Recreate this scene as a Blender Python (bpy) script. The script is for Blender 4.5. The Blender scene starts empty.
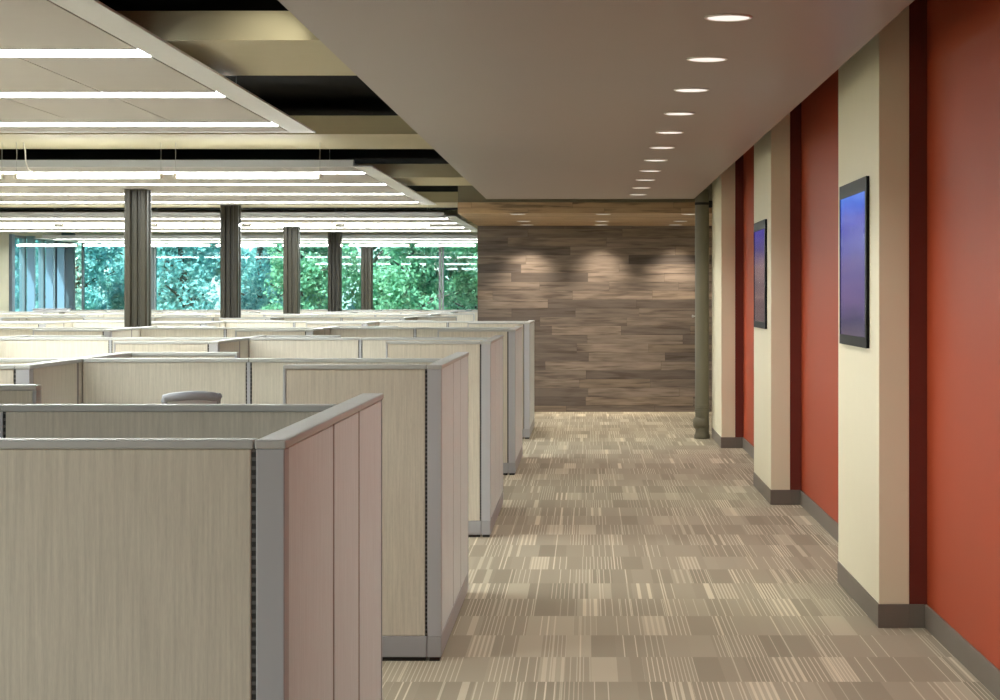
import bpy, bmesh, math, random
from mathutils import Vector, Matrix
random.seed(7)
S = bpy.context.scene
COL = S.collection
PI = math.pi

# ------------------------------------------------------------------ camera
H = 1.69
cam_d = bpy.data.cameras.new('camera')
cam = bpy.data.objects.new('camera', cam_d); COL.objects.link(cam)
cam.location = (0, 0, H); cam.rotation_euler = (PI/2, 0, 0)
cam_d.sensor_width = 36.0
cam_d.lens = 1950/1000*36.0
cam_d.shift_x = -0.087
cam_d.shift_y = -0.055
cam_d.clip_start = 0.05; cam_d.clip_end = 400
S.camera = cam
# ------------------------------------------------------------------ world
w = bpy.data.worlds.new('sky'); S.world = w; w.use_nodes = True
wn = w.node_tree.nodes; wl = w.node_tree.links
sky = wn.new('ShaderNodeTexSky'); sky.sky_type = 'NISHITA'; sky.sun_disc = False
sky.sun_elevation = math.radians(50); sky.sun_rotation = math.radians(200)
wl.new(sky.outputs[0], wn['Background'].inputs[0])
wn['Background'].inputs[1].default_value = 0.35
sun_d = bpy.data.lights.new('sun', 'SUN'); sun_d.energy = 8.5; sun_d.angle = 0.01
sun_d.color = (1.0, 0.96, 0.88)
sun = bpy.data.objects.new('sun', sun_d); COL.objects.link(sun)
sun.rotation_euler = (math.radians(42), 0, math.radians(-25))
# ------------------------------------------------------------------ exposure
S.view_settings.view_transform = 'Standard'
S.view_settings.look = 'None'
S.view_settings.gamma = 1.0
S.view_settings.use_curve_mapping = False
S.view_settings.exposure = 1.0
E_SLOT = 12.8        # light slots in the office ceiling clouds
E_TUBE = 17.0        # pendant tubes
W_DOWN = 33.0       # downlights over the corridor
W_WALL = 78.0       # downlights washing the wooden wall

# ------------------------------------------------------------------ materials
def lin(r, g, b):
    def f(c):
        c /= 255.0
        return c/12.92 if c <= 0.04045 else ((c+0.055)/1.055)**2.4
    return (f(r), f(g), f(b), 1.0)

class NT:
    def __init__(s, name):
        s.m = bpy.data.materials.new(name); s.m.use_nodes = True
        s.t = s.m.node_tree; s.b = s.t.nodes['Principled BSDF']
    def n(s, typ, **kw):
        nd = s.t.nodes.new(typ)
        for k, v in kw.items(): setattr(nd, k, v)
        return nd
    def put(s, sock, v):
        if isinstance(v, bpy.types.NodeSocket): s.t.links.new(v, sock)
        else: sock.default_value = v
    def math(s, op, a, b=0.0, c=0.0):
        nd = s.n('ShaderNodeMath', operation=op)
        s.put(nd.inputs[0], a); s.put(nd.inputs[1], b); s.put(nd.inputs[2], c)
        return nd.outputs[0]
    def mix(s, f, a, b):
        nd = s.n('ShaderNodeMix', data_type='RGBA')
        s.put(nd.inputs[0], f); s.put(nd.inputs[6], a); s.put(nd.inputs[7], b)
        return nd.outputs[2]
    def xyz(s, coord='Object'):
        tc = s.n('ShaderNodeTexCoord'); sp = s.n('ShaderNodeSeparateXYZ')
        s.t.links.new(tc.outputs[coord], sp.inputs[0])
        return sp.outputs
    def vec(s, x, y, z=0.0):
        nd = s.n('ShaderNodeCombineXYZ')
        s.put(nd.inputs[0], x); s.put(nd.inputs[1], y); s.put(nd.inputs[2], z)
        return nd.outputs[0]
    def white(s, v):
        nd = s.n('ShaderNodeTexWhiteNoise', noise_dimensions='3D'); s.put(nd.inputs[0], v)
        return nd.outputs[0]
    def noise(s, v, scale=1.0, detail=2.0):
        nd = s.n('ShaderNodeTexNoise'); s.put(nd.inputs['Vector'], v)
        nd.inputs['Scale'].default_value = scale; nd.inputs['Detail'].default_value = detail
        return nd.outputs[0]
    def bump(s, h, strength=0.2, dist=0.01):
        nd = s.n('ShaderNodeBump'); s.put(nd.inputs['Height'], h)
        nd.inputs['Strength'].default_value = strength; nd.inputs['Distance'].default_value = dist
        s.t.links.new(nd.outputs[0], s.b.inputs['Normal'])

def plain(name, col, rough=0.6, metal=0.0, spec=0.5, var=0.05, scale=6.0, emit=None):
    """a colour with a slight procedural mottling"""
    k = NT(name)
    p = k.xyz(); v = k.vec(p[0], p[1], p[2])
    n = k.noise(v, scale, 3.0)
    c0 = tuple(x*(1-var) for x in col[:3]) + (1,); c1 = tuple(min(1, x*(1+var)) for x in col[:3]) + (1,)
    k.put(k.b.inputs['Base Color'], k.mix(n, c0, c1))
    k.b.inputs['Roughness'].default_value = rough; k.b.inputs['Metallic'].default_value = metal
    k.b.inputs['Specular IOR Level'].default_value = spec
    if emit:
        k.b.inputs['Emission Color'].default_value = tuple(emit[:3]) + (1,)
        k.b.inputs['Emission Strength'].default_value = emit[3]
    return k.m

def carpet_mat():
    k = NT('striped_carpet_tile'); x, y, z = k.xyz()
    row = k.math('FLOOR', k.math('DIVIDE', k.math('ADD', y, 0.21), 0.582))
    off = k.white(k.vec(row, 3.3))
    xo = k.math('ADD', x, k.math('MULTIPLY', off, 5.0))
    blk = k.math('FLOOR', k.math('DIVIDE', xo, 0.118))
    r1 = k.white(k.vec(blk, row, 1.0)); r3 = k.white(k.vec(blk, row, 2.0)); r5 = k.white(k.vec(blk, row, 5.0))
    big = k.math('FLOOR', k.math('DIVIDE', xo, 0.61)); r4 = k.white(k.vec(big, row, 4.0))
    fx = k.math('FRACT', k.math('DIVIDE', xo, 0.118))
    # each block: plain, one line, a few lines or a close set of lines
    cnt = k.math('FLOOR', k.math('MULTIPLY', k.math('POWER', r1, 1.5), 7.4))
    fl = k.math('FRACT', k.math('ADD', k.math('MULTIPLY', fx, cnt), k.math('MULTIPLY', r5, 0.5)))
    wd = k.math('MULTIPLY', cnt, 0.038)
    wd = k.math('ADD', wd, k.math('MULTIPLY', k.math('GREATER_THAN', r5, 0.86), 0.25))
    line = k.math('MULTIPLY', k.math('LESS_THAN', fl, wd), k.math('GREATER_THAN', cnt, 0.5))
    sx = k.math('FLOOR', k.math('DIVIDE', x, 0.007))
    longl = k.math('GREATER_THAN', k.white(k.vec(sx, k.math('FLOOR', k.math('DIVIDE', row, 3.0)), 11.0)), 0.97)
    line = k.math('MAXIMUM', line, longl)
    str_ = k.math('ADD', 0.35, k.math('MULTIPLY', k.white(k.vec(blk, row, 9.0)), 0.50))
    tone = k.math('ADD', k.math('MULTIPLY', r3, 0.6), k.math('MULTIPLY', r4, 0.4))
    base = k.mix(tone, CARPET_D, CARPET_M)
    base = k.mix(k.math('MULTIPLY', k.math('GREATER_THAN', r5, 0.80), k.math('MULTIPLY', r3, 0.30)), base, CARPET_L)
    c = k.mix(k.math('MULTIPLY', line, str_), base, CARPET_L)
    fib = k.noise(k.vec(x, y, z), 260.0, 2.0)
    c2 = k.mix(k.math('MULTIPLY', fib, 0.30), c, (0.10, 0.09, 0.065, 1))
    k.put(k.b.inputs['Base Color'], c2)
    k.b.inputs['Roughness'].default_value = 0.95; k.b.inputs['Specular IOR Level'].default_value = 0.1
    k.bump(fib, 0.25, 0.004)
    return k.m
CARPET_D = lin(152, 143, 126); CARPET_M = lin(182, 172, 152); CARPET_L = lin(232, 222, 198)

def wood_mat(name, dark, light, pale, grain):
    k = NT(name); x, y, z = k.xyz()
    v = k.math('ADD', z, y)
    row = k.math('FLOOR', k.math('DIVIDE', v, 0.128))
    off = k.math('MULTIPLY', k.white(k.vec(row, 0.7)), 7.0)
    xo = k.math('ADD', x, off)
    ln = k.math('ADD', 0.9, k.math('MULTIPLY', k.white(k.vec(row, 5.1)), 0.9))
    pid = k.math('FLOOR', k.math('DIVIDE', xo, ln))
    r = k.white(k.vec(pid, row, 2.0)); r2 = k.white(k.vec(pid, row, 8.0))
    g = k.noise(k.vec(k.math('MULTIPLY', xo, 1.6), k.math('MULTIPLY', v, 14.0), k.math('MULTIPLY', r2, 40.0)), 1.3, 4.0)
    g2 = k.noise(k.vec(k.math('MULTIPLY', xo, 1.1), k.math('MULTIPLY', v, 15.0), k.math('MULTIPLY', r, 70.0)), 1.5, 3.0)
    a = k.mix(r, dark, light)
    a = k.mix(k.math('MULTIPLY', k.math('GREATER_THAN', r2, 0.88), 0.35), a, pale)
    gr = k.math('MINIMUM', k.math('ADD', 0.45, k.math('MULTIPLY', k.math('SUBTRACT', g, 0.35), 2.2)), 1.0)
    c = k.mix(gr, grain, a)
    dk = k.math('MAXIMUM', k.math('MINIMUM', k.math('MULTIPLY', k.math('SUBTRACT', g2, 0.54), 4.5), 0.6), 0.0)
    c = k.mix(dk, c, lin(58, 47, 40))
    fz = k.math('FRACT', k.math('DIVIDE', v, 0.128)); fx = k.math('FRACT', k.math('DIVIDE', xo, ln))
    gap = k.math('MAXIMUM', k.math('LESS_THAN', fz, 0.03), k.math('LESS_THAN', fx, 0.004))
    c = k.mix(k.math('MULTIPLY', gap, 0.4), c, lin(40, 32, 27))
    k.put(k.b.inputs['Base Color'], c)
    k.b.inputs['Roughness'].default_value = 0.5; k.b.inputs['Specular IOR Level'].default_value = 0.35
    k.bump(k.math('SUBTRACT', g, gap), 0.25, 0.01)
    return k.m

def fabric_mat(name, col):
    k = NT(name); x, y, z = k.xyz()
    s = k.math('ADD', x, y)
    n = k.noise(k.vec(k.math('MULTIPLY', s, 130.0), k.math('MULTIPLY', k.math('SUBTRACT', x, y), 20.0), k.math('MULTIPLY', z, 5.0)), 1.0, 3.0)
    n2 = k.noise(k.vec(k.math('MULTIPLY', s, 420.0), 0.0, k.math('MULTIPLY', z, 40.0)), 1.0, 1.0)
    f = k.math('ADD', k.math('MULTIPLY', n, 0.7), k.math('MULTIPLY', n2, 0.3))
    f = k.math('MULTIPLY', k.math('SUBTRACT', f, 0.25), 2.0)
    c = k.mix(f, tuple(q*0.82 for q in col[:3])+(1,), tuple(min(1, q*1.13) for q in col[:3])+(1,))
    k.put(k.b.inputs['Base Color'], c)
    k.b.inputs['Roughness'].default_value = 0.6; k.b.inputs['Specular IOR Level'].default_value = 0.4
    k.b.inputs['Sheen Weight'].default_value = 0.15; k.b.inputs['Sheen Roughness'].default_value = 0.4
    k.bump(n2, 0.15, 0.002)
    return k.m

def slot_mat():
    k = NT('slotted_steel_strip'); x, y, z = k.xyz()
    f = k.math('FRACT', k.math('DIVIDE', z, 0.020))
    h = k.math('GREATER_THAN', f, 0.42)
    c = k.mix(h, lin(92, 90, 88), lin(26, 26, 28))
    k.put(k.b.inputs['Base Color'], c); k.b.inputs['Roughness'].default_value = 0.5
    return k.m

def screen_mat(name, stops, seed):
    k = NT(name); x, y, z = k.xyz()
    n = k.noise(k.vec(k.math('MULTIPLY', y, 5.0), seed, k.math('MULTIPLY', z, 9.0)), 1.0, 3.0)
    p = k.math('ADD', k.math('DIVIDE', z, 0.84), k.math('MULTIPLY', k.math('SUBTRACT', n, 0.5), 0.16))
    rp = k.n('ShaderNodeValToRGB'); k.put(rp.inputs[0], p)
    cr = rp.color_ramp
    while len(cr.elements) < len(stops): cr.elements.new(0.5)
    for e, (pos, c) in zip(cr.elements, stops): e.position = pos; e.color = c
    k.b.inputs['Base Color'].default_value = (0.004, 0.004, 0.006, 1)
    k.put(k.b.inputs['Emission Color'], rp.outputs[0]); k.b.inputs['Emission Strength'].default_value = 0.8
    k.b.inputs['Roughness'].default_value = 0.12; k.b.inputs['Specular IOR Level'].default_value = 0.18
    return k.m

def glass_mat():
    k = NT('tinted_window_glass'); t = k.t
    tr = k.n('ShaderNodeBsdfTransparent'); tr.inputs[0].default_value = (0.66, 0.88, 0.94, 1)
    gl = k.n('ShaderNodeBsdfGlossy'); gl.inputs['Roughness'].default_value = 0.02
    p = k.xyz(); n = k.noise(k.vec(p[0], p[1], p[2]), 0.6, 1.0)
    fr = k.n('ShaderNodeFresnel'); fr.inputs[0].default_value = 1.5
    f = k.math('MINIMUM', k.math('ADD', k.math('MULTIPLY', fr.outputs[0], 1.0), k.math('MULTIPLY', n, 0.01)), 0.22)
    mx = k.n('ShaderNodeMixShader'); k.put(mx.inputs[0], f)
    t.links.new(tr.outputs[0], mx.inputs[1]); t.links.new(gl.outputs[0], mx.inputs[2])
    t.links.new(mx.outputs[0], t.nodes['Material Output'].inputs[0])
    return k.m

def leaf_mat(name, a, b):
    k = NT(name)
    g = k.n('ShaderNodeNewGeometry')
    r = g.outputs['Random Per Island']
    c = k.mix(r, a, b)
    df = k.n('ShaderNodeBsdfDiffuse'); k.put(df.inputs[0], c)
    tl = k.n('ShaderNodeBsdfTranslucent'); k.put(tl.inputs[0], c)
    mx = k.n('ShaderNodeMixShader'); mx.inputs[0].default_value = 0.45
    k.t.links.new(df.outputs[0], mx.inputs[1]); k.t.links.new(tl.outputs[0], mx.inputs[2])
    k.t.links.new(mx.outputs[0], k.t.nodes['Material Output'].inputs[0])
    return k.m

M = {}
M['carpet'] = carpet_mat(); M['wood'] = wood_mat('reclaimed_wood_planks', lin(92, 84, 79), lin(146, 132, 120), lin(170, 150, 128), lin(76, 66, 60))
M['honey'] = wood_mat('brown_soffit_planks', lin(172, 144, 110), lin(196, 168, 132), lin(206, 178, 142), lin(150, 124, 94))
M['fabric'] = fabric_mat('oatmeal_panel_fabric', lin(208, 202, 187))
M['outer'] = fabric_mat('grey_outer_panel_fabric', lin(216, 226, 231))
M['outer'].node_tree.nodes['Principled BSDF'].inputs['Roughness'].default_value = 0.38
M['outer'].node_tree.nodes['Principled BSDF'].inputs['Specular IOR Level'].default_value = 0.6
M['slot'] = slot_mat(); M['glass'] = glass_mat()
M['trim'] = plain('painted_silver_trim', lin(176, 178, 183), 0.42, 0.0, 0.5, 0.03)
M['cap'] = plain('satin_silver_cap', lin(184, 186, 184), 0.40, 0.0, 0.5, 0.03)
M['seam'] = plain('panel_seam', lin(132, 126, 124), 0.6)
M['kick'] = plain('grey_kickplate', lin(160, 161, 165), 0.45, 0.0, 0.5, 0.03)
M['laminate'] = plain('warm_white_laminate', lin(226, 220, 206), 0.35)
M['black'] = plain('black_rubber', lin(28, 27, 26), 0.7)
M['red'] = plain('terracotta_paint', lin(174, 72, 40), 0.5, 0.0, 0.3, 0.02, 3.0)
M['maroon'] = plain('maroon_reveal', lin(110, 44, 34), 0.5, 0.0, 0.4, 0.03)  # reveal strip, darker than the terracotta wall
M['cream'] = plain('cream_paint', lin(238, 232, 206), 0.5, 0.0, 0.4, 0.015)
M['base'] = plain('vinyl_base', lin(120, 112, 103), 0.5, 0.0, 0.4, 0.05)
M['taupe'] = plain('taupe_ceiling_paint', lin(152, 142, 137), 0.38, 0.0, 0.45, 0.02, 2.0)
M['deck'] = plain('black_deck_paint', lin(15, 14, 13), 0.95, 0.0, 0.1)
M['beam'] = plain('olive_beam_paint', lin(184, 176, 146), 0.6, 0.0, 0.3, 0.03)
M['olive'] = plain('olive_bulkhead_paint', lin(134, 129, 108), 0.6, 0.0, 0.3, 0.03)
M['tile'] = plain('white_ceiling_board', lin(190, 187, 184), 0.7, 0.0, 0.3, 0.02)
M['rim'] = plain('light_grey_rim', lin(200, 202, 202), 0.42, 0.0, 0.5, 0.02)
M['slotlight'] = plain('slot_diffuser', (0.9, 0.9, 0.9), 0.5, emit=(0.96, 1.0, 0.97, E_SLOT))
M['tube'] = plain('pendant_diffuser', (0.9, 0.9, 0.9), 0.5, emit=(0.97, 1.0, 0.96, E_TUBE))
M['lens'] = plain('downlight_lens', (0.8, 0.78, 0.74), 0.35, emit=(1.0, 0.97, 0.92, 0.42))
M['white'] = plain('white_enamel', lin(225, 222, 215), 0.35)
M['cable'] = plain('steel_cable', lin(170, 170, 168), 0.4, 0.6)
M['column'] = plain('bronze_column_paint', lin(52, 49, 38), 0.38, 0.0, 0.5, 0.04)
M['pipe'] = plain('olive_pipe_paint', lin(108, 103, 86), 0.5, 0.0, 0.4, 0.05)
M['alu'] = plain('window_aluminium', lin(120, 126, 130), 0.4, 0.3)
M['fin'] = plain('pale_fin_paint', lin(126, 142, 158), 0.45)
M['slate'] = plain('slate_column_paint', lin(84, 92, 98), 0.5)
M['ivory'] = plain('ivory_wall_paint', lin(214, 208, 186), 0.7)
M['bezel'] = plain('black_bezel', lin(14, 14, 15), 0.45, 0.0, 0.15)
M['chair'] = plain('grey_chair_plastic', lin(152, 156, 163), 0.4)
M['mesh'] = plain('grey_chair_mesh', lin(206, 207, 208), 0.8)
M['lawn'] = plain('lawn', lin(92, 122, 62), 0.95, 0.0, 0.1, 0.3, 2.0)
M['bark'] = plain('tree_bark', lin(92, 82, 70), 0.9, 0.0, 0.1, 0.25, 9.0)
M['leaf_a'] = leaf_mat('green_leaves', lin(108, 156, 120), lin(190, 222, 172))
M['leaf_b'] = leaf_mat('blue_green_leaves', lin(118, 170, 166), lin(196, 230, 216))
M['leaf_c'] = leaf_mat('dark_green_leaves', lin(84, 130, 104), lin(150, 188, 146))
M['scr_a'] = screen_mat('blue_display', [(0.0, (0.055, 0.04, 0.07, 1)), (0.16, (0.02, 0.02, 0.07, 1)), (0.30, (0.05, 0.03, 0.13, 1)),
                        (0.55, (0.035, 0.03, 0.17, 1)), (0.80, (0.025, 0.035, 0.27, 1)), (0.93, (0.03, 0.09, 0.42, 1)), (1.0, (0.06, 0.15, 0.5, 1))], 1.0)
M['scr_b'] = screen_mat('violet_display', [(0.0, (0.022, 0.018, 0.03, 1)), (0.3, (0.05, 0.03, 0.045, 1)), (0.45, (0.03, 0.02, 0.045, 1)),
                        (0.60, (0.06, 0.035, 0.06, 1)), (0.8, (0.03, 0.025, 0.11, 1)), (0.95, (0.035, 0.03, 0.18, 1))], 6.0)

# ------------------------------------------------------------------ mesh helpers
class MB:
    def __init__(s): s.bm = bmesh.new()
    def box(s, x0, x1, y0, y1, z0, z1, bevel=0.0):
        r = bmesh.ops.create_cube(s.bm, size=1.0)
        vs = r['verts']
        bmesh.ops.scale(s.bm, vec=(abs(x1-x0), abs(y1-y0), abs(z1-z0)), verts=vs)
        bmesh.ops.translate(s.bm, vec=((x0+x1)/2, (y0+y1)/2, (z0+z1)/2), verts=vs)
        if bevel:
            es = {e for v in vs for e in v.link_edges}
            bmesh.ops.bevel(s.bm, geom=list(es), offset=bevel, segments=2, affect='EDGES', profile=0.5)
        return s
    def lathe(s, prof, n=24, loc=(0, 0, 0), axis='Z'):
        rings = []
        for r, h in prof:
            ring = []
            for i in range(n):
                a = 2*PI*i/n
                p = (r*math.cos(a), r*math.sin(a), h)
                if axis == 'X': p = (h, r*math.cos(a), r*math.sin(a))
                if axis == 'Y': p = (r*math.cos(a), h, r*math.sin(a))
                ring.append(s.bm.verts.new((p[0]+loc[0], p[1]+loc[1], p[2]+loc[2])))
            rings.append(ring)
        fs = []
        for a, b in zip(rings, rings[1:]):
            for i in range(n):
                fs.append(s.bm.faces.new((a[i], a[(i+1) % n], b[(i+1) % n], b[i])))
        if prof[0][0] > 1e-5: fs.append(s.bm.faces.new(rings[0][::-1]))
        if prof[-1][0] > 1e-5: fs.append(s.bm.faces.new(rings[-1]))
        bmesh.ops.recalc_face_normals(s.bm, faces=fs)
        return s
    def tube(s, pts, r, n=8):
        pts = [Vector(p) for p in pts]; rings = []
        up = Vector((0.13, 0.27, 0.95))
        for i, p in enumerate(pts):
            d = (pts[min(i+1, len(pts)-1)] - pts[max(i-1, 0)]).normalized()
            u = d.cross(up)
            if u.length < 1e-3: u = d.cross(Vector((1, 0, 0)))
            u.normalize(); v = d.cross(u)
            rr = r[i] if isinstance(r, (list, tuple)) else r
            rings.append([s.bm.verts.new(p + u*rr*math.cos(2*PI*k/n) + v*rr*math.sin(2*PI*k/n)) for k in range(n)])
        fs = []
        for a, b in zip(rings, rings[1:]):
            for k in range(n): fs.append(s.bm.faces.new((a[k], a[(k+1) % n], b[(k+1) % n], b[k])))
        fs.append(s.bm.faces.new(rings[0][::-1])); fs.append(s.bm.faces.new(rings[-1]))
        bmesh.ops.recalc_face_normals(s.bm, faces=fs)
        return s
    def prism(s, poly, z0, z1):
        a = [s.bm.verts.new((x, y, z0)) for x, y in poly]; b = [s.bm.verts.new((x, y, z1)) for x, y in poly]
        n = len(poly); fs = [s.bm.faces.new(a[::-1]), s.bm.faces.new(b)]
        for i in range(n): fs.append(s.bm.faces.new((a[i], a[(i+1) % n], b[(i+1) % n], b[i])))
        bmesh.ops.recalc_face_normals(s.bm, faces=fs)
        return s
    def build(s, name, mat, parent=None, smooth=False, label=None, kind=None):
        me = bpy.data.meshes.new(name); s.bm.to_mesh(me); s.bm.free()
        me.materials.append(mat)
        if smooth:
            for p in me.polygons: p.use_smooth = True
            try: me.set_sharp_from_angle(angle=math.radians(40))
            except Exception: pass
        o = bpy.data.objects.new(name, me); COL.objects.link(o)
        if parent: o.parent = parent
        if label: o['label'] = label
        if kind: o['kind'] = kind
        return o

def thing(name, label, cat, loc=(0, 0, 0), rz=0.0, group=None):
    o = bpy.data.objects.new(name, None); COL.objects.link(o)
    o.empty_display_size = 0.1
    o.location = loc; o.rotation_euler = (0, 0, rz)
    o['label'] = label; o['category'] = cat
    if group: o['group'] = group
    return o

def copy_thing(root, loc, rz=None, label=None, group=None):
    r = root.copy(); COL.objects.link(r); r.location = loc
    if rz is not None: r.rotation_euler = (0, 0, rz)
    if label: r['label'] = label
    if group: r['group'] = group
    for ch in list(root.children):
        c = ch.copy(); COL.objects.link(c); c.parent = r
        for g in list(ch.children):
            d = g.copy(); COL.objects.link(d); d.parent = c
    return r

def struct(name, mb, mat, parent=None):
    return mb.build(name, mat, parent, kind='structure')

ORD = ['first', 'second', 'third', 'fourth', 'fifth', 'sixth', 'seventh', 'eighth', 'ninth', 'tenth', 'eleventh']

# ------------------------------------------------------------------ setting
XW = 1.728                 # terracotta wall
XC = 1.482                # face of the cream pilasters
ZD = 3.30                 # black deck
BAY = 5.81
XP = -1.583               # end of the wooden wall
YW = 28.2                 # wooden wall
YF = 46.0                 # far window wall
XL = -12.45                # left wall
struct('floor', MB().box(XL-0.3, 2.8, -6.2, YF+0.1, -0.12, 0), M['carpet'])
struct('ceiling', MB().box(XL-0.3, 2.8, -6.2, YF+0.3, ZD, ZD+0.2), M['deck'])
struct('wall_right', MB().box(XW, XW+0.15, -6.2, 23.3, 0, ZD), M['red'])
struct('wall_right_rear', MB().box(2.6, 2.8, 23.3, YF, 0, ZD).box(XW+0.15, 2.6, 23.15, 23.3, 0, ZD), M['ivory'])
struct('wall_near', MB().box(XL-0.3, 2.8, -6.4, -6.2, 0, ZD), M['ivory'])
struct('wall_left', MB().box(XL-0.25, XL, -6.2, 42.2, 0, ZD).box(XL-0.25, XL, 42.2, YF, 0, 0.8).box(XL-0.25, XL, 42.2, YF, 3.0, ZD), M['ivory'])
struct('wall_far', MB().box(XL-0.25, 2.6, YF, YF+0.2, 0, 0.8).box(XL-0.25, 2.6, YF, YF+0.2, 3.02, ZD), M['ivory'])
struct('wall_end', MB().box(XP, 2.6, YW, YW+0.2, 0, 2.69), M['wood'])
# portal over the end of the corridor: wooden soffit and fascia, painted bulkhead above
struct('trim_1', MB().box(XP, 2.6, 23.9, YW, 2.69, 2.72).box(XP, 2.6, 23.87, 23.9, 2.69, 2.825), M['honey'])
struct('trim_2', MB().box(XP, 2.6, 23.9, YW+0.2, 2.72, ZD), M['olive'])
# baseboard along the terracotta wall, interrupted by the pilasters
bb = MB()
pil_y = [9.90 + i*BAY for i in range(-2, 3)]
prev = -6.2
for y in pil_y:
    bb.box(XW-0.014, XW, prev, y, 0, 0.12, 0.004); prev = y + 1.6
struct('baseboard_right', bb, M['base'])
# crossing beams under the deck
for i in range(-1, 7):
    yc = 10.75 + BAY*i
    if abs(yc-YF) < 1.2: continue
    x1 = 1.2 if yc < 23.5 else XP
    b0 = yc-0.8
    struct('trim_%d' % (i+4), MB().box(XL, x1, b0, yc+0.8, 2.99, 3.14), M['beam'])
# corridor ceiling
ZC = H + 1.14
struct('ceiling_corridor', MB().box(-1.196, 1.267, -3.0, 23.16, ZC, ZC+0.12), M['taupe'])

# ------------------------------------------------------------------ windows
def window(name, x0, x1, y0, y1, z0, z1, axis):
    fr = MB(); t = 0.05
    if axis == 'x':
        fr.box(x0, x0+t, y0, y1, z0, z1).box(x1-t, x1, y0, y1, z0, z1).box(x0+t, x1-t, y0, y1, z0, z0+t).box(x0+t, x1-t, y0, y1, z1-t, z1)
        pn = MB().box(x0+t, x1-t, (y0+y1)/2-0.004, (y0+y1)/2+0.004, z0+t, z1-t)
    else:
        fr.box(x0, x1, y0, y0+t, z0, z1).box(x0, x1, y1-t, y1, z0, z1).box(x0, x1, y0+t, y1-t, z0, z0+t).box(x0, x1, y0+t, y1-t, z1-t, z1)
        pn = MB().box((x0+x1)/2-0.004, (x0+x1)/2+0.004, y0+t, y1-t, z0+t, z1-t)
    f = struct(name, fr, M['alu'])
    pn.build('pane', M['glass'], f, kind='structure')
    return f
wx = [-12.4, -11.94, -10.24, -8.54, -6.84, -5.14, -3.44, -1.74, 0.4, 2.6]
for i in range(1, len(wx)-1):
    window('window_%d' % i, wx[i]+0.01, wx[i+1]-0.01, YF+0.02, YF+0.14, 0.8, 3.02, 'x')
ly = [42.2, 43.38, 44.88, 45.85]
for i in range(3):
    window('window_%d' % (i+9), XL-0.16, XL-0.04, ly[i]+0.02, ly[i+1]-0.02, 0.8, 3.0, 'y')
    f = struct('trim_%d' % (i+20), MB().box(XL, XL+0.17, ly[i+1]-0.03, ly[i+1]+0.03, 0.8, 3.0), M['fin'])
struct('trim_24', MB().box(XL-0.25, XL+0.02, 45.9, YF, 0.8, 3.0), M['slate'])
struct('trim_25', MB().box(XL+0.09, XL+0.38, YF-0.14, YF, 0, 3.30), M['slate'])
struct('trim_26', MB().box(XL, XL+0.07, 42.0, 42.2, 0, 3.0), M['fin'])
struct('ground', MB().box(-60, 40, YF+0.2, 120, -0.6, -0.3).box(-60, XL-0.3, 20, YF+0.2, -0.6, -0.3), M['lawn'])

# ------------------------------------------------------------------ pilasters
def pilaster(y, label):
    t = thing('pilaster', label, 'pilaster', (XC, y, 0), 0, 'pilasters along the terracotta wall')
    MB().box(0.0, 0.154, 0, 1.6, 0.12, ZD, 0.003).build('cladding', M['cream'], t)
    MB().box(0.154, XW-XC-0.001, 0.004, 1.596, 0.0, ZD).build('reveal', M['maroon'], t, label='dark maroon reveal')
    MB().box(-0.005, 0.156, -0.005, 1.605, 0, 0.12, 0.003).box(0.156, XW-XC-0.014, -0.003, 0.004, 0, 0.12, 0.001).build('baseboard', M['base'], t)
    return t
plabels = {0: 'cream pilaster nearest the camera, carrying the brighter blue screen', 1: 'second cream pilaster, carrying the dim violet screen',
           2: 'furthest cream pilaster, beside the round olive pipe', -1: 'cream pilaster behind the camera, in front of the two with screens',
           -2: 'cream pilaster at the near end of the terracotta wall'}
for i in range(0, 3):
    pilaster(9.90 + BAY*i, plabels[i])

def screen(y, mat, label):
    t = thing('wall_screen', label, 'screen', (XC, y, 1.41), 0, 'screens on the pilasters')
    MB().box(-0.012, -0.001, 0, 1.085, 0, 0.905, 0.002).build('casing', M['bezel'], t)
    MB().box(-0.014, -0.012, 0.055, 1.065, 0.055, 0.83).build('display', mat, t)
    fr = MB()
    fr.box(-0.018, -0.012, 0, 0.055, 0, 0.905).box(-0.018, -0.012, 1.065, 1.085, 0, 0.905)
    fr.box(-0.018, -0.012, 0.055, 1.065, 0, 0.055).box(-0.018, -0.012, 0.055, 1.065, 0.83, 0.905)
    fr.build('bezel', M['bezel'], t)
    return t
screen(10.225, M['scr_a'], 'wall screen glowing bright blue at its top on the nearest pilaster')
screen(10.225+BAY, M['scr_b'], 'dim violet wall screen on the second pilaster')

# ------------------------------------------------------------------ pipe by the end wall
t = thing('drain_pipe', 'round olive standpipe with a bulging foot beside the furthest pilaster', 'pipe', (1.356, 22.97, 0))
r = 0.082
MB().lathe([(r*1.12, 0.0), (r*1.15, 0.012), (r*1.15, 0.04), (r*1.03, 0.06), (r*0.97, 0.09), (r*1.04, 0.14), (r*1.0, 0.16)], 28).build('foot', M['pipe'], t, True)
MB().lathe([(r, 0.16), (r, 0.30), (r*1.02, 0.31), (r, 0.32), (r, 2.93)], 28).build('shaft', M['pipe'], t, True)
MB().lathe([(0.03, -0.105), (0.05, -0.10), (0.068, -0.085), (0.075, -0.05), (0.075, 0.03)], 20, (-0.004, -0.03, 0.185), 'X').build('clean_out', M['pipe'], t, True)
for z in (0.33, 0.385):
    MB().lathe([(r, z-0.014), (r*1.08, z-0.011), (r*1.08, z+0.011), (r, z+0.014)], 28).build('collar', M['pipe'], t, True)
MB().lathe([(0.010, -0.12), (0.015, -0.12), (0.015, -0.10), (0.008, -0.098), (0.008, -0.07)], 12, (0, 0, 1.44), 'X').build('valve', M['cable'], t, True)
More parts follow.
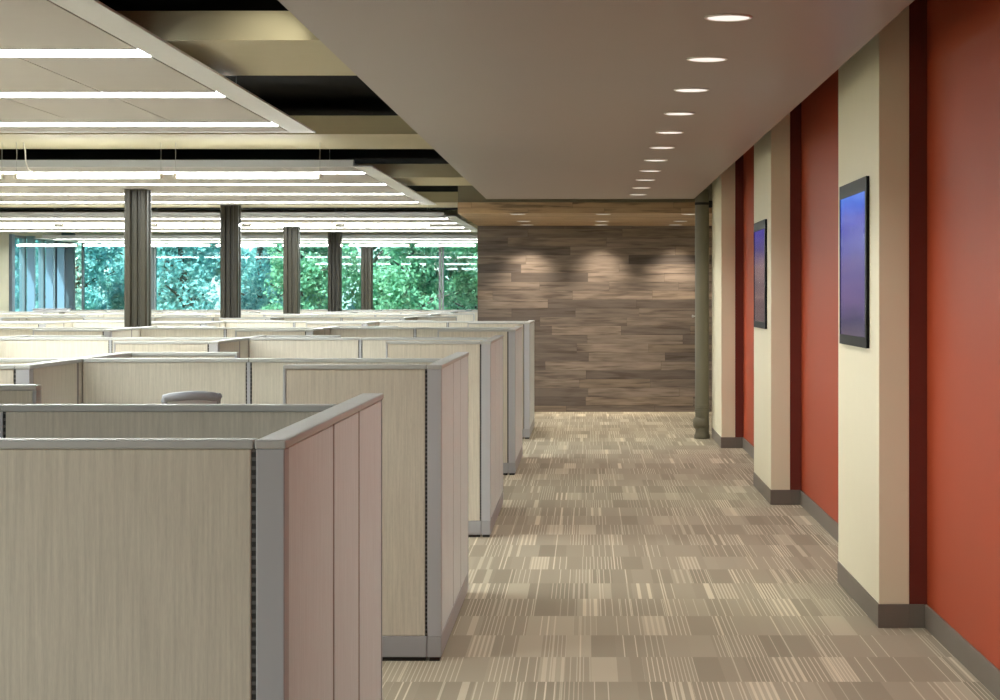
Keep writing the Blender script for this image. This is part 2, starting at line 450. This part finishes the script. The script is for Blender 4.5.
MB().box(0.06, 0.118, -0.03, 0.06, 2.72, 2.80, 0.006).lathe([(r*1.0, 2.75), (r*1.06, 2.752), (r*1.06, 2.778), (r*1.0, 2.78)], 28).build('bracket', M['black'], t)

# ------------------------------------------------------------------ corridor downlights
def downlight(label, loc, r, group):
    t = thing('downlight', label, 'ceiling light', loc, 0, group)
    MB().lathe([(r, 0.0), (r, -0.004), (r*0.94, -0.007), (r*0.88, -0.005), (r*0.87, 0.0)], 32).build('trim_ring', M['white'], t, True)
    MB().lathe([(r*0.87, 0.0), (r*0.87, -0.004), (r*0.5, -0.0035), (0.0, -0.003)], 32).build('lens', M['lens'], t, True)
    return t
def spot(loc, power, angle, blend, col, tilt=0.0):
    d = bpy.data.lights.new('downlight_beam', 'SPOT'); d.energy = power; d.spot_size = math.radians(angle)
    d.spot_blend = blend; d.color = col; d.shadow_soft_size = 0.07
    o = bpy.data.objects.new('downlight_beam', d); COL.objects.link(o); o.location = loc; o.rotation_euler = (tilt, 0, 0)
def far_word(i, n):
    return 'nearest' if i == 0 else ('furthest' if i == n-1 else ORD[i])
first = None
for i in range(11):
    loc = (0.58, 8.0 + 1.41*i, ZC)
    lab = 'round recessed downlight in the taupe corridor ceiling, ' + ('nearest of the row' if i == 0 else 'furthest of the row' if i == 10 else '%s from the near end' % ORD[i])
    if first is None: first = downlight(lab, loc, 0.099, 'downlights in the corridor ceiling')
    else: copy_thing(first, loc, None, lab)
    spot((loc[0], loc[1], loc[2]-0.02), W_DOWN, 130, 0.8, (1.0, 0.95, 0.87))
for i in range(-2, 0):
    spot((0.58, 8.0 + 1.41*i, ZC-0.02), W_DOWN, 130, 0.8, (1.0, 0.95, 0.87))
first = None
rows = [('front', 24.07), ('middle', 26.35), ('rear', 27.72)]
for rn, yy in rows:
    for cn, xx in (('west', -0.855), ('mid', 0.20), ('east', 1.26)):
        lab = 'small downlight in the wooden soffit, %s row, %s' % (rn, {'west': 'towards the windows', 'mid': 'midway across', 'east': 'towards the olive pipe'}[cn])
        if first is None: first = downlight(lab, (xx, yy, 2.69), 0.095, 'downlights in the wooden soffit')
        else: copy_thing(first, (xx, yy, 2.69), None, lab)
        if rn == 'rear': spot((xx, yy, 2.67), W_WALL, 84, 1.0, (1.0, 0.86, 0.68), 0.30)
        else: spot((xx, yy, 2.67), W_DOWN*1.2, 110, 0.9, (1.0, 0.90, 0.78))

# ------------------------------------------------------------------ floating office ceilings
ZL = H + 1.205
def cloud(y0, y1, strips, label):
    t = thing('ceiling_cloud', label, 'ceiling panel', (0, y0, ZL), 0, 'floating ceilings over the office')
    L = y1-y0; x1 = -2.018; xi = -2.20; x0 = -11.6
    MB().box(xi, x1, 0, L, 0, 0.012, 0.002).box(x0-0.18, x0, 0, L, 0, 0.012, 0.002).box(x0, xi, 0, 0.10, 0.001, 0.066).box(x0, xi, L-0.10, L, 0.001, 0.05).build('rim', M['rim'], t)
    ps = MB(); edges = [0.10]
    for s in strips: edges += [s-0.15, s+0.15]
    edges.append(L-0.10)
    x = xi-0.018
    xs = []
    while x > x0+0.3:
        xs.append((max(x-0.672, x0), x-0.0)); x -= 0.68
    for a, b in zip(edges[0::2], edges[1::2]):
        for (p, q) in xs: ps.box(p, q, a, b, 0.004, 0.03)
    ps.build('ceiling_boards', M['tile'], t)
    MB().box(x0, xi, 0.10, L-0.10, 0.032, 0.045).build('backing', M['seam'], t)
    for s in strips:
        MB().box(x0, xi-0.01, s-0.148, s+0.148, 0.010, 0.031).build('light_slot', M['slotlight'], t)
    for yy in (0.6, L-0.6):
        MB().tube([(-2.5, yy, 0.04), (-2.5, yy, ZD-ZL)], 0.003, 6).build('hanger', M['cable'], t)
    return t
st = [0.99, 3.02, 5.05, 7.10]
cl = ['white floating office ceiling nearest the camera with long light slots', 'second floating office ceiling, its front edge above the nearest column',
      'third floating office ceiling, in front of the wooden wall end', 'last floating office ceiling, against the far windows']
cloud(6.75, 14.5, st, cl[0]); cloud(18.35, 26.1, st, cl[1]); cloud(29.95, 37.4, [0.99, 3.02, 5.05, 6.9], cl[2]); cloud(41.5, 45.7, [0.99, 3.02], cl[3])
# the same slots continue behind the camera
ld = bpy.data.lights.new('light_slot', 'AREA'); ld.shape = 'RECTANGLE'; ld.size = 9.0; ld.size_y = 0.3; ld.energy = 0.85*9.0*0.3*PI*E_SLOT; ld.color = (0.96, 1.0, 0.97)
for yy in (-4.0, -2.0, 0.0, 2.1):
    o = bpy.data.objects.new('light_slot', ld); COL.objects.link(o); o.location = (-6.9, yy, ZL)

# unseen uplight added over the corridor ceiling to make the nearest beam glow
t = thing('added_beam_uplight', 'small added uplight, unseen on top of the taupe corridor ceiling, grazing the nearest beam', 'added spotlight', (-1.02, 9.45, ZC+0.12))
MB().lathe([(0.03, 0.0), (0.03, 0.008), (0.012, 0.01), (0.012, 0.02)], 16).build('base', M['black'], t, True)
MB().lathe([(0.022, -0.02), (0.026, 0.0), (0.026, 0.02), (0.02, 0.02)], 16, (0.0, 0.0, 0.044), 'X').build('housing', M['black'], t, True)
bd = bpy.data.lights.new('added_uplight_beam', 'SPOT'); bd.energy = 16.0; bd.spot_size = math.radians(32); bd.spot_blend = 1.0; bd.shadow_soft_size = 0.02; bd.color = (1.0, 0.95, 0.8)
bo = bpy.data.objects.new('added_uplight_beam', bd); COL.objects.link(bo); bo.location = (-1.06, 9.43, ZC+0.165)
bo.rotation_euler = (Vector((-1.62, 9.95, 2.985)) - bo.location).to_track_quat('-Z', 'Y').to_euler()

# ------------------------------------------------------------------ linear pendants
ZT = H + 1.012
def pendant(label, loc, group, cord=False):
    t = thing('linear_pendant', label, 'pendant light', loc, 0, group)
    h = 1.27/2
    MB().lathe([(0.008, -h+0.03), (0.016, -h+0.035), (0.019, -h+0.06), (0.019, h-0.06), (0.016, h-0.035), (0.008, h-0.03)], 16, (0, 0, 0), 'X').build('tube', M['tube'], t, True)
    for s in (-1, 1):
        MB().lathe([(0.012, s*(h-0.032)), (0.024, s*(h-0.030)), (0.024, s*(h-0.008)), (0.012, s*h)], 16, (0, 0, 0), 'X').build('end_cap', M['white'], t, True)
        MB().tube([(s*(h-0.02), 0, 0.03), (s*(h-0.02), 0, 2.99-ZT)], 0.0025, 6).build('cable', M['cable'], t)
    MB().box(-h+0.05, h-0.05, -0.005, 0.005, 0.024, 0.034, 0.001).build('housing', M['white'], t)
    return t
seg = 0
for (yc, n, words) in ((16.62, 3, 'under the nearest lit beam'), (28.2, 5, 'level with the end wall'), (39.8, 7, 'near the far windows')):
    first = None
    for j in range(n):
        loc = (-2.256-0.635-1.355*j, yc, ZT)
        lab = 'glowing white linear pendant %s, %s from the corridor side' % (words, ORD[j])
        if first is None: first = pendant(lab, loc, 'linear pendants ' + words)
        else: nx = copy_thing(first, loc, None, lab)
        if yc < 17 and j == 1:
            pts = [(-0.60, 0, 0.28)]
            pts = [(-0.56, 0.01, 0.29), (-0.545, 0.01, 0.22), (-0.54, 0.01, 0.12), (-0.52, 0.01, 0.06), (-0.48, 0.01, 0.04), (-0.46, 0.01, 0.02)]
            MB().tube(pts, 0.006, 8).build('power_cord', M['white'], nx)

# ------------------------------------------------------------------ office columns
def office_column(i, label):
    x, y = -5.14, 22.32 + 5.81*i
    t = thing('steel_column', label, 'column', (x, y, 0), 0, 'columns among the cubicles')
    w = 0.130; f = 0.042
    poly = []
    # square section with two vertical grooves on each face
    def face(ang):
        c, s = math.cos(ang), math.sin(ang)
        pts = [(-w, -w+0.02), (-w+0.02, -w), (-0.062, -w), (-0.050, -w+f), (-0.020, -w+f), (-0.012, -w+0.012), (0.012, -w+0.012), (0.020, -w+f), (0.050, -w+f), (0.062, -w), (w-0.02, -w)]
        return [(c*a - s*b, s*a + c*b) for a, b in pts]
    for k in range(4): poly += face(k*PI/2)
    MB().prism(poly, 0.02, 2.99 if i % 2 else ZL-0.003).build('shaft', M['column'], t)
    MB().box(-0.19, 0.19, -0.19, 0.19, 0, 0.02, 0.004).build('base_plate', M['column'], t)
    return t
near = ['bronze grooved column nearest the camera, among the cubicles', 'second bronze grooved column from the camera', 'third bronze grooved column from the camera', 'fourth bronze grooved column from the camera', 'furthest bronze grooved column, against the windows']
for i in range(5): office_column(i, near[i])

# ------------------------------------------------------------------ cubicles
ZP = 1.367
PX = 1.90
KZ = 0.115
def slab(x0, x1, y0, y1, t, name='fabric_panel', m='fabric'):
    return MB().box(x0, x1, y0, y1, KZ, ZP-0.02, 0.004).build(name, M[m], t)
def capbox(t, x0, x1, y0, y1, b=0.004):
    return MB().box(x0, x1, y0, y1, ZP-0.02, ZP, b).build('top_cap', M['cap'], t)
def kick(t, x0, x1, y0, y1):
    MB().box(x0, x1, y0, y1, 0.018, KZ, 0.003).build('kickplate', M['kick'], t)
    MB().box(x0+0.008, x1-0.008, y0+0.008, y1-0.008, 0.0, 0.018).build('glide', M['black'], t)
def cubicle(x, y, k, label, group, wing=0.73, front_full=False, rear=True, side_len=2.07, rear_y=2.0, spine=True, spine_y=0.93, desk=True):
    t = thing('cubicle', label, 'cubicle', (x, y, 0), 0, group)
    W = 0.064
    # corner post and the three side panels
    MB().box(-W, 0, 0, W, KZ, ZP-0.02, 0.003).build('corner_post', M['trim'], t)
    a, b, c = 0.87, 1.45, side_len
    for (p, q) in ((W+0.016, a-0.018), (a+0.018, b-0.018), (b+0.018, c-0.006)):
        slab(-W+0.004, -0.003, p, q, t, 'side_panel', 'outer' if k == 0 else 'fabric')
    sm = MB()
    for p, e in ((W+0.008, 0.008), (a, 0.022), (b, 0.022)): sm.box(-W+0.0055, -0.0045, p-e, p+e, KZ, ZP-0.02)
    sm.build('seam_strip', M['seam'], t)
    MB().box(-W, 0.0, c-0.006, c, KZ, ZP-0.02, 0.001).build('end_trim', M['trim'], t)
    capbox(t, -W-0.003, 0.004, -0.003, b+0.0); capbox(t, -W-0.003, 0.004, b+0.003, c+0.003)
    kick(t, -W, 0, 0, c)
    # front panel
    fl = PX-W if front_full else wing
    fx = -fl
    slab(fx+0.012, -W-0.011, 0.004, W-0.004, t, 'front_panel')
    MB().box(-W-0.011, -W-0.001, 0.007, W-0.007, KZ, ZP-0.02).build('slot_strip', M['slot'], t)
    MB().box(fx, fx+0.012, 0, W, KZ, ZP-0.02, 0.002).build('end_trim', M['trim'], t)
    capbox(t, fx, -W-0.005, -0.003, W+0.003)
    kick(t, fx, -W-0.002, 0, W)
    # spine across the back of the cubicle
    if spine:
        y0, y1 = spine_y, spine_y+0.062
        m = -1.05
        slab(m+0.015, -W-0.004, y0+0.003, y1-0.003, t, 'spine_panel'); slab(-PX+0.004, m-0.015, y0+0.003, y1-0.003, t, 'spine_panel')
        MB().box(m-0.015, m+0.015, y0+0.004, y1-0.006, KZ, ZP-0.02).build('slot_strip', M['slot'], t)
        MB().box(m-0.008, m+0.008, y0-0.001, y1, KZ, ZP-0.02, 0.001).build('spine_post', M['trim'], t)
        capbox(t, m+0.001, -W-0.005, y0-0.003, y1+0.003); capbox(t, -PX+0.006, m-0.001, y0-0.003, y1+0.003)
        kick(t, -PX+0.004, -W-0.002, y0, y1)
        if desk: MB().box(-PX+0.012, -W-0.012, y0-0.56, y0-0.004, 0.70, 0.73, 0.004).build('work_surface', M['laminate'], t)
    if rear:
        slab(0.004, 0.585, rear_y+0.004, rear_y+0.060, t, 'rear_panel')
        MB().box(0.585, 0.60, rear_y, rear_y+0.064, KZ, ZP-0.02, 0.002).build('end_trim', M['trim'], t)
        capbox(t, 0.006, 0.60, rear_y-0.003, rear_y+0.067)
        kick(t, 0.002, 0.60, rear_y, rear_y+0.064)
    return t
rows_y = [4.34, 9.0, 13.6, 18.3, 22.9, 27.55, 32.15, 36.75, 41.3]
ks = [(0, 1), (0, 1), (0, 1, 2), (0, 1, 2), (0, 1, 2, 3), (1, 2, 3, 4), (1, 2, 3, 4, 5), (1, 2, 3, 4, 5), (1, 2, 3, 4, 5)]
rname = ['front row', 'second row', 'third row', 'fourth row', 'fifth row', 'sixth row', 'seventh row', 'eighth row', 'last row']
src = {}
for r_, y in enumerate(rows_y):
    for k in ks[r_]:
        x = -0.673 - PX*k
        pos = 'on the corridor' if k == 0 else '%s back from the corridor' % ORD[k-1] if k > 0 else ''
        lab = 'beige fabric office cubicle in the %s, %s' % (rname[r_], pos)
        grp = 'cubicles in the ' + rname[r_]
        if r_ == 0:
            cubicle(x, y, k, lab, grp, front_full=True, rear=(k > 0), side_len=2.07 if k == 0 else 2.72, rear_y=2.65, spine_y=1.384)
        else:
            key = ('aisle' if k == 0 else 'inner' if r_ != 5 else 'bare') + (' second' if r_ == 1 else '')
            if key not in src: src[key] = cubicle(x, y, k, lab, grp, rear=(k > 0), desk=(r_ != 5), spine_y=0.93 if r_ == 1 else 1.22)
            else: copy_thing(src[key], (x, y, 0), None, lab, grp)

# flat box lying on the panel tops of a far cubicle
t = thing('storage_box', 'flat grey box lying on the cubicle tops before the side windows', 'box', (-10.35, 37.71, ZP), 0)
MB().box(-0.33, 0.33, -0.14, 0.14, 0.0, 0.045, 0.005).build('tray', M['trim'], t)
MB().box(-0.34, 0.34, -0.15, 0.15, 0.045, 0.062, 0.004).build('lid', M['kick'], t)

# ------------------------------------------------------------------ task chair
t = thing('task_chair', 'grey high-backed task chair, its curved top showing over the front cubicle', 'chair', (-1.955, 9.27, 0), math.radians(204))
hub = MB().lathe([(0.03, 0.06), (0.035, 0.09), (0.028, 0.12), (0.028, 0.42)], 16); hub.build('gas_lift', M['black'], t, True)
for k in range(5):
    a = 2*PI*k/5
    MB().tube([(0.02*math.cos(a), 0.02*math.sin(a), 0.10), (0.30*math.cos(a), 0.30*math.sin(a), 0.065)], [0.022, 0.014], 8).build('leg', M['chair'], t, True)
    MB().lathe([(0.012, -0.012), (0.028, -0.010), (0.028, 0.010), (0.012, 0.012)], 14, (0.30*math.cos(a), 0.30*math.sin(a), 0.028), 'Y').build('caster', M['black'], t, True)
MB().box(-0.25, 0.25, -0.24, 0.24, 0.43, 0.50, 0.03).build('seat', M['mesh'], t, True)
MB().tube([(0, 0.20, 0.42), (0, 0.30, 0.50), (0, 0.33, 0.75)], 0.022, 10).build('back_post', M['chair'], t, True)
def backrest():
    g = MB(); nu, nv = 12, 14
    P = []
    for j in range(nv+1):
        v = j/nv; z = 0.54 + 0.685*v; row = []
        for i in range(nu+1):
            u = -1 + 2*i/nu
            hw = 0.215 - 0.095*v
            row.append(Vector((u*hw, 0.30 + 0.08*v - 0.035*(u*u) - 0.04*math.sin(v*PI), z - 0.012*u*u*v)))
        P.append(row)
    return P
P = backrest(); g = MB()
V = [[g.bm.verts.new(p) for p in row] for row in P]
for j in range(len(V)-1):
    for i in range(len(V[0])-1): g.bm.faces.new((V[j][i], V[j][i+1], V[j+1][i+1], V[j+1][i]))
o = g.build('backrest', M['mesh'], t, True)
md = o.modifiers.new('thick', 'SOLIDIFY'); md.thickness = 0.012; md.offset = 0
loop = [P[j][0] for j in range(len(P))] + P[-1][1:-1] + [P[j][-1] for j in range(len(P)-1, -1, -1)] + P[0][::-1][1:-1]
MB().tube(loop + [loop[0]], 0.014, 8).build('back_frame', M['chair'], t, True)
top = [p + Vector((0, -0.004, 0.004)) for p in P[-1]]
top = [top[0] + Vector((-0.012, 0.012, 0.010))] + top + [top[-1] + Vector((0.008, 0.0, -0.02))]
MB().tube(top, [0.012] + [0.022]*(len(top)-2) + [0.014], 10).build('top_rail', M['chair'], t, True)
for s in (-1, 1):
    MB().tube([(s*0.25, 0.06, 0.46), (s*0.28, 0.04, 0.55), (s*0.28, 0.0, 0.66)], 0.016, 8).box(s*0.28-0.035, s*0.28+0.035, -0.16, 0.10, 0.66, 0.685, 0.008).build('armrest', M['chair'], t)

# ------------------------------------------------------------------ trees outside
def tree(x, y, h, rad, mat, label, seed, n=2600):
    rnd = random.Random(seed)
    t = thing('leafy_tree', label, 'tree', (x, y, -0.3), rnd.uniform(0, 6.28), 'trees outside the windows')
    pts = [(0, 0, 0)]
    for i in range(1, 6): pts.append((rnd.uniform(-.15, .15)*i*0.4, rnd.uniform(-.15, .15)*i*0.4, h*0.85*i/5))
    tr = MB().tube(pts, [0.16, 0.14, 0.12, 0.09, 0.06, 0.03], 9)
    for b in range(7):
        a = rnd.uniform(0, 2*PI); z0 = h*rnd.uniform(0.15, 0.55); L = rad*rnd.uniform(0.5, 0.85)
        tr.tube([(0, 0, z0), (L*0.5*math.cos(a), L*0.5*math.sin(a), z0+0.35*L), (L*math.cos(a), L*math.sin(a), z0+0.55*L)], [0.06, 0.04, 0.015], 6)
    tr.build('trunk', M['bark'], t, True)
    bm = bmesh.new()
    blobs = []
    for b in range(40):
        a = rnd.uniform(0, 2*PI); z = rnd.uniform(0.05, 0.95); br = rnd.uniform(0.32, 0.62); rr = (rad-br*1.06)*math.sqrt(rnd.random())*(1.0-0.5*max(0, z-0.5))
        blobs.append((Vector((rr*math.cos(a), rr*math.sin(a), 0.25+z*h)), br))
    for i in range(n):
        c, br = blobs[rnd.randrange(len(blobs))]
        d = Vector((rnd.gauss(0, 1), rnd.gauss(0, 1), rnd.gauss(0, 1))).normalized()
        p = c + d*br*rnd.uniform(0.6, 1.05)
        if p.z < 0.05: p.z = abs(p.z)+0.05
        s = rnd.uniform(0.045, 0.09) * (1.0 if y < 55 else 1.6 if y < 60 else 2.6)
        q = Vector((rnd.gauss(0, 1), rnd.gauss(0, 1), rnd.gauss(0, 1)+0.6)).normalized()
        u = q.orthogonal().normalized(); v = q.cross(u)
        a = rnd.uniform(0, 6.28); u2 = u*math.cos(a)+v*math.sin(a); v2 = q.cross(u2)
        vs = [bm.verts.new(p + u2*s*e + v2*s*0.55*f + q*s*g_) for e, f, g_ in ((-1, 0, -.1), (0, -1, .08), (1, 0, -.15), (0, 1, .08))]
        bm.faces.new(vs)
    k = MB(); k.bm.free(); k.bm = bm
    k.build('foliage', mat, t)
ranks = [('front rank', 50.2, -1.6, 2.9, 6, 1.40, 5.2), ('second rank', 53.4, -0.1, 2.9, 7, 1.40, 6.0), ('third rank', 57.2, -1.4, 3.7, 5, 1.80, 7.0), ('rear rank', 61.8, 0.6, 4.6, 6, 2.25, 8.5), ('furthest rank', 69.0, 1.6, 6.0, 6, 2.95, 9.0)]
for ri, (rk, y, x0, st_, n_, rd, h) in enumerate(ranks):
    for j in range(n_):
        x = x0 - st_*j
        m = 'leaf_b' if x < -7.8 else 'leaf_a'
        if ri > 1: m = 'leaf_c' if x > -7.8 else 'leaf_b'
        hue = {'leaf_a': 'bright green', 'leaf_b': 'blue-green', 'leaf_c': 'darker green'}[m]
        lab = '%s leafy tree outdoors, %s, %s from the wooden wall' % (hue, rk, ORD[j])
        tree(x, y, h, rd, M[m], lab, 100+ri*20+j, [10000, 12000, 14000, 15000, 15000][ri])
tree(-14.35, 46.6, 4.6, 1.35, M['leaf_b'], 'pale leafy tree close outside the side windows', 300, 8000)
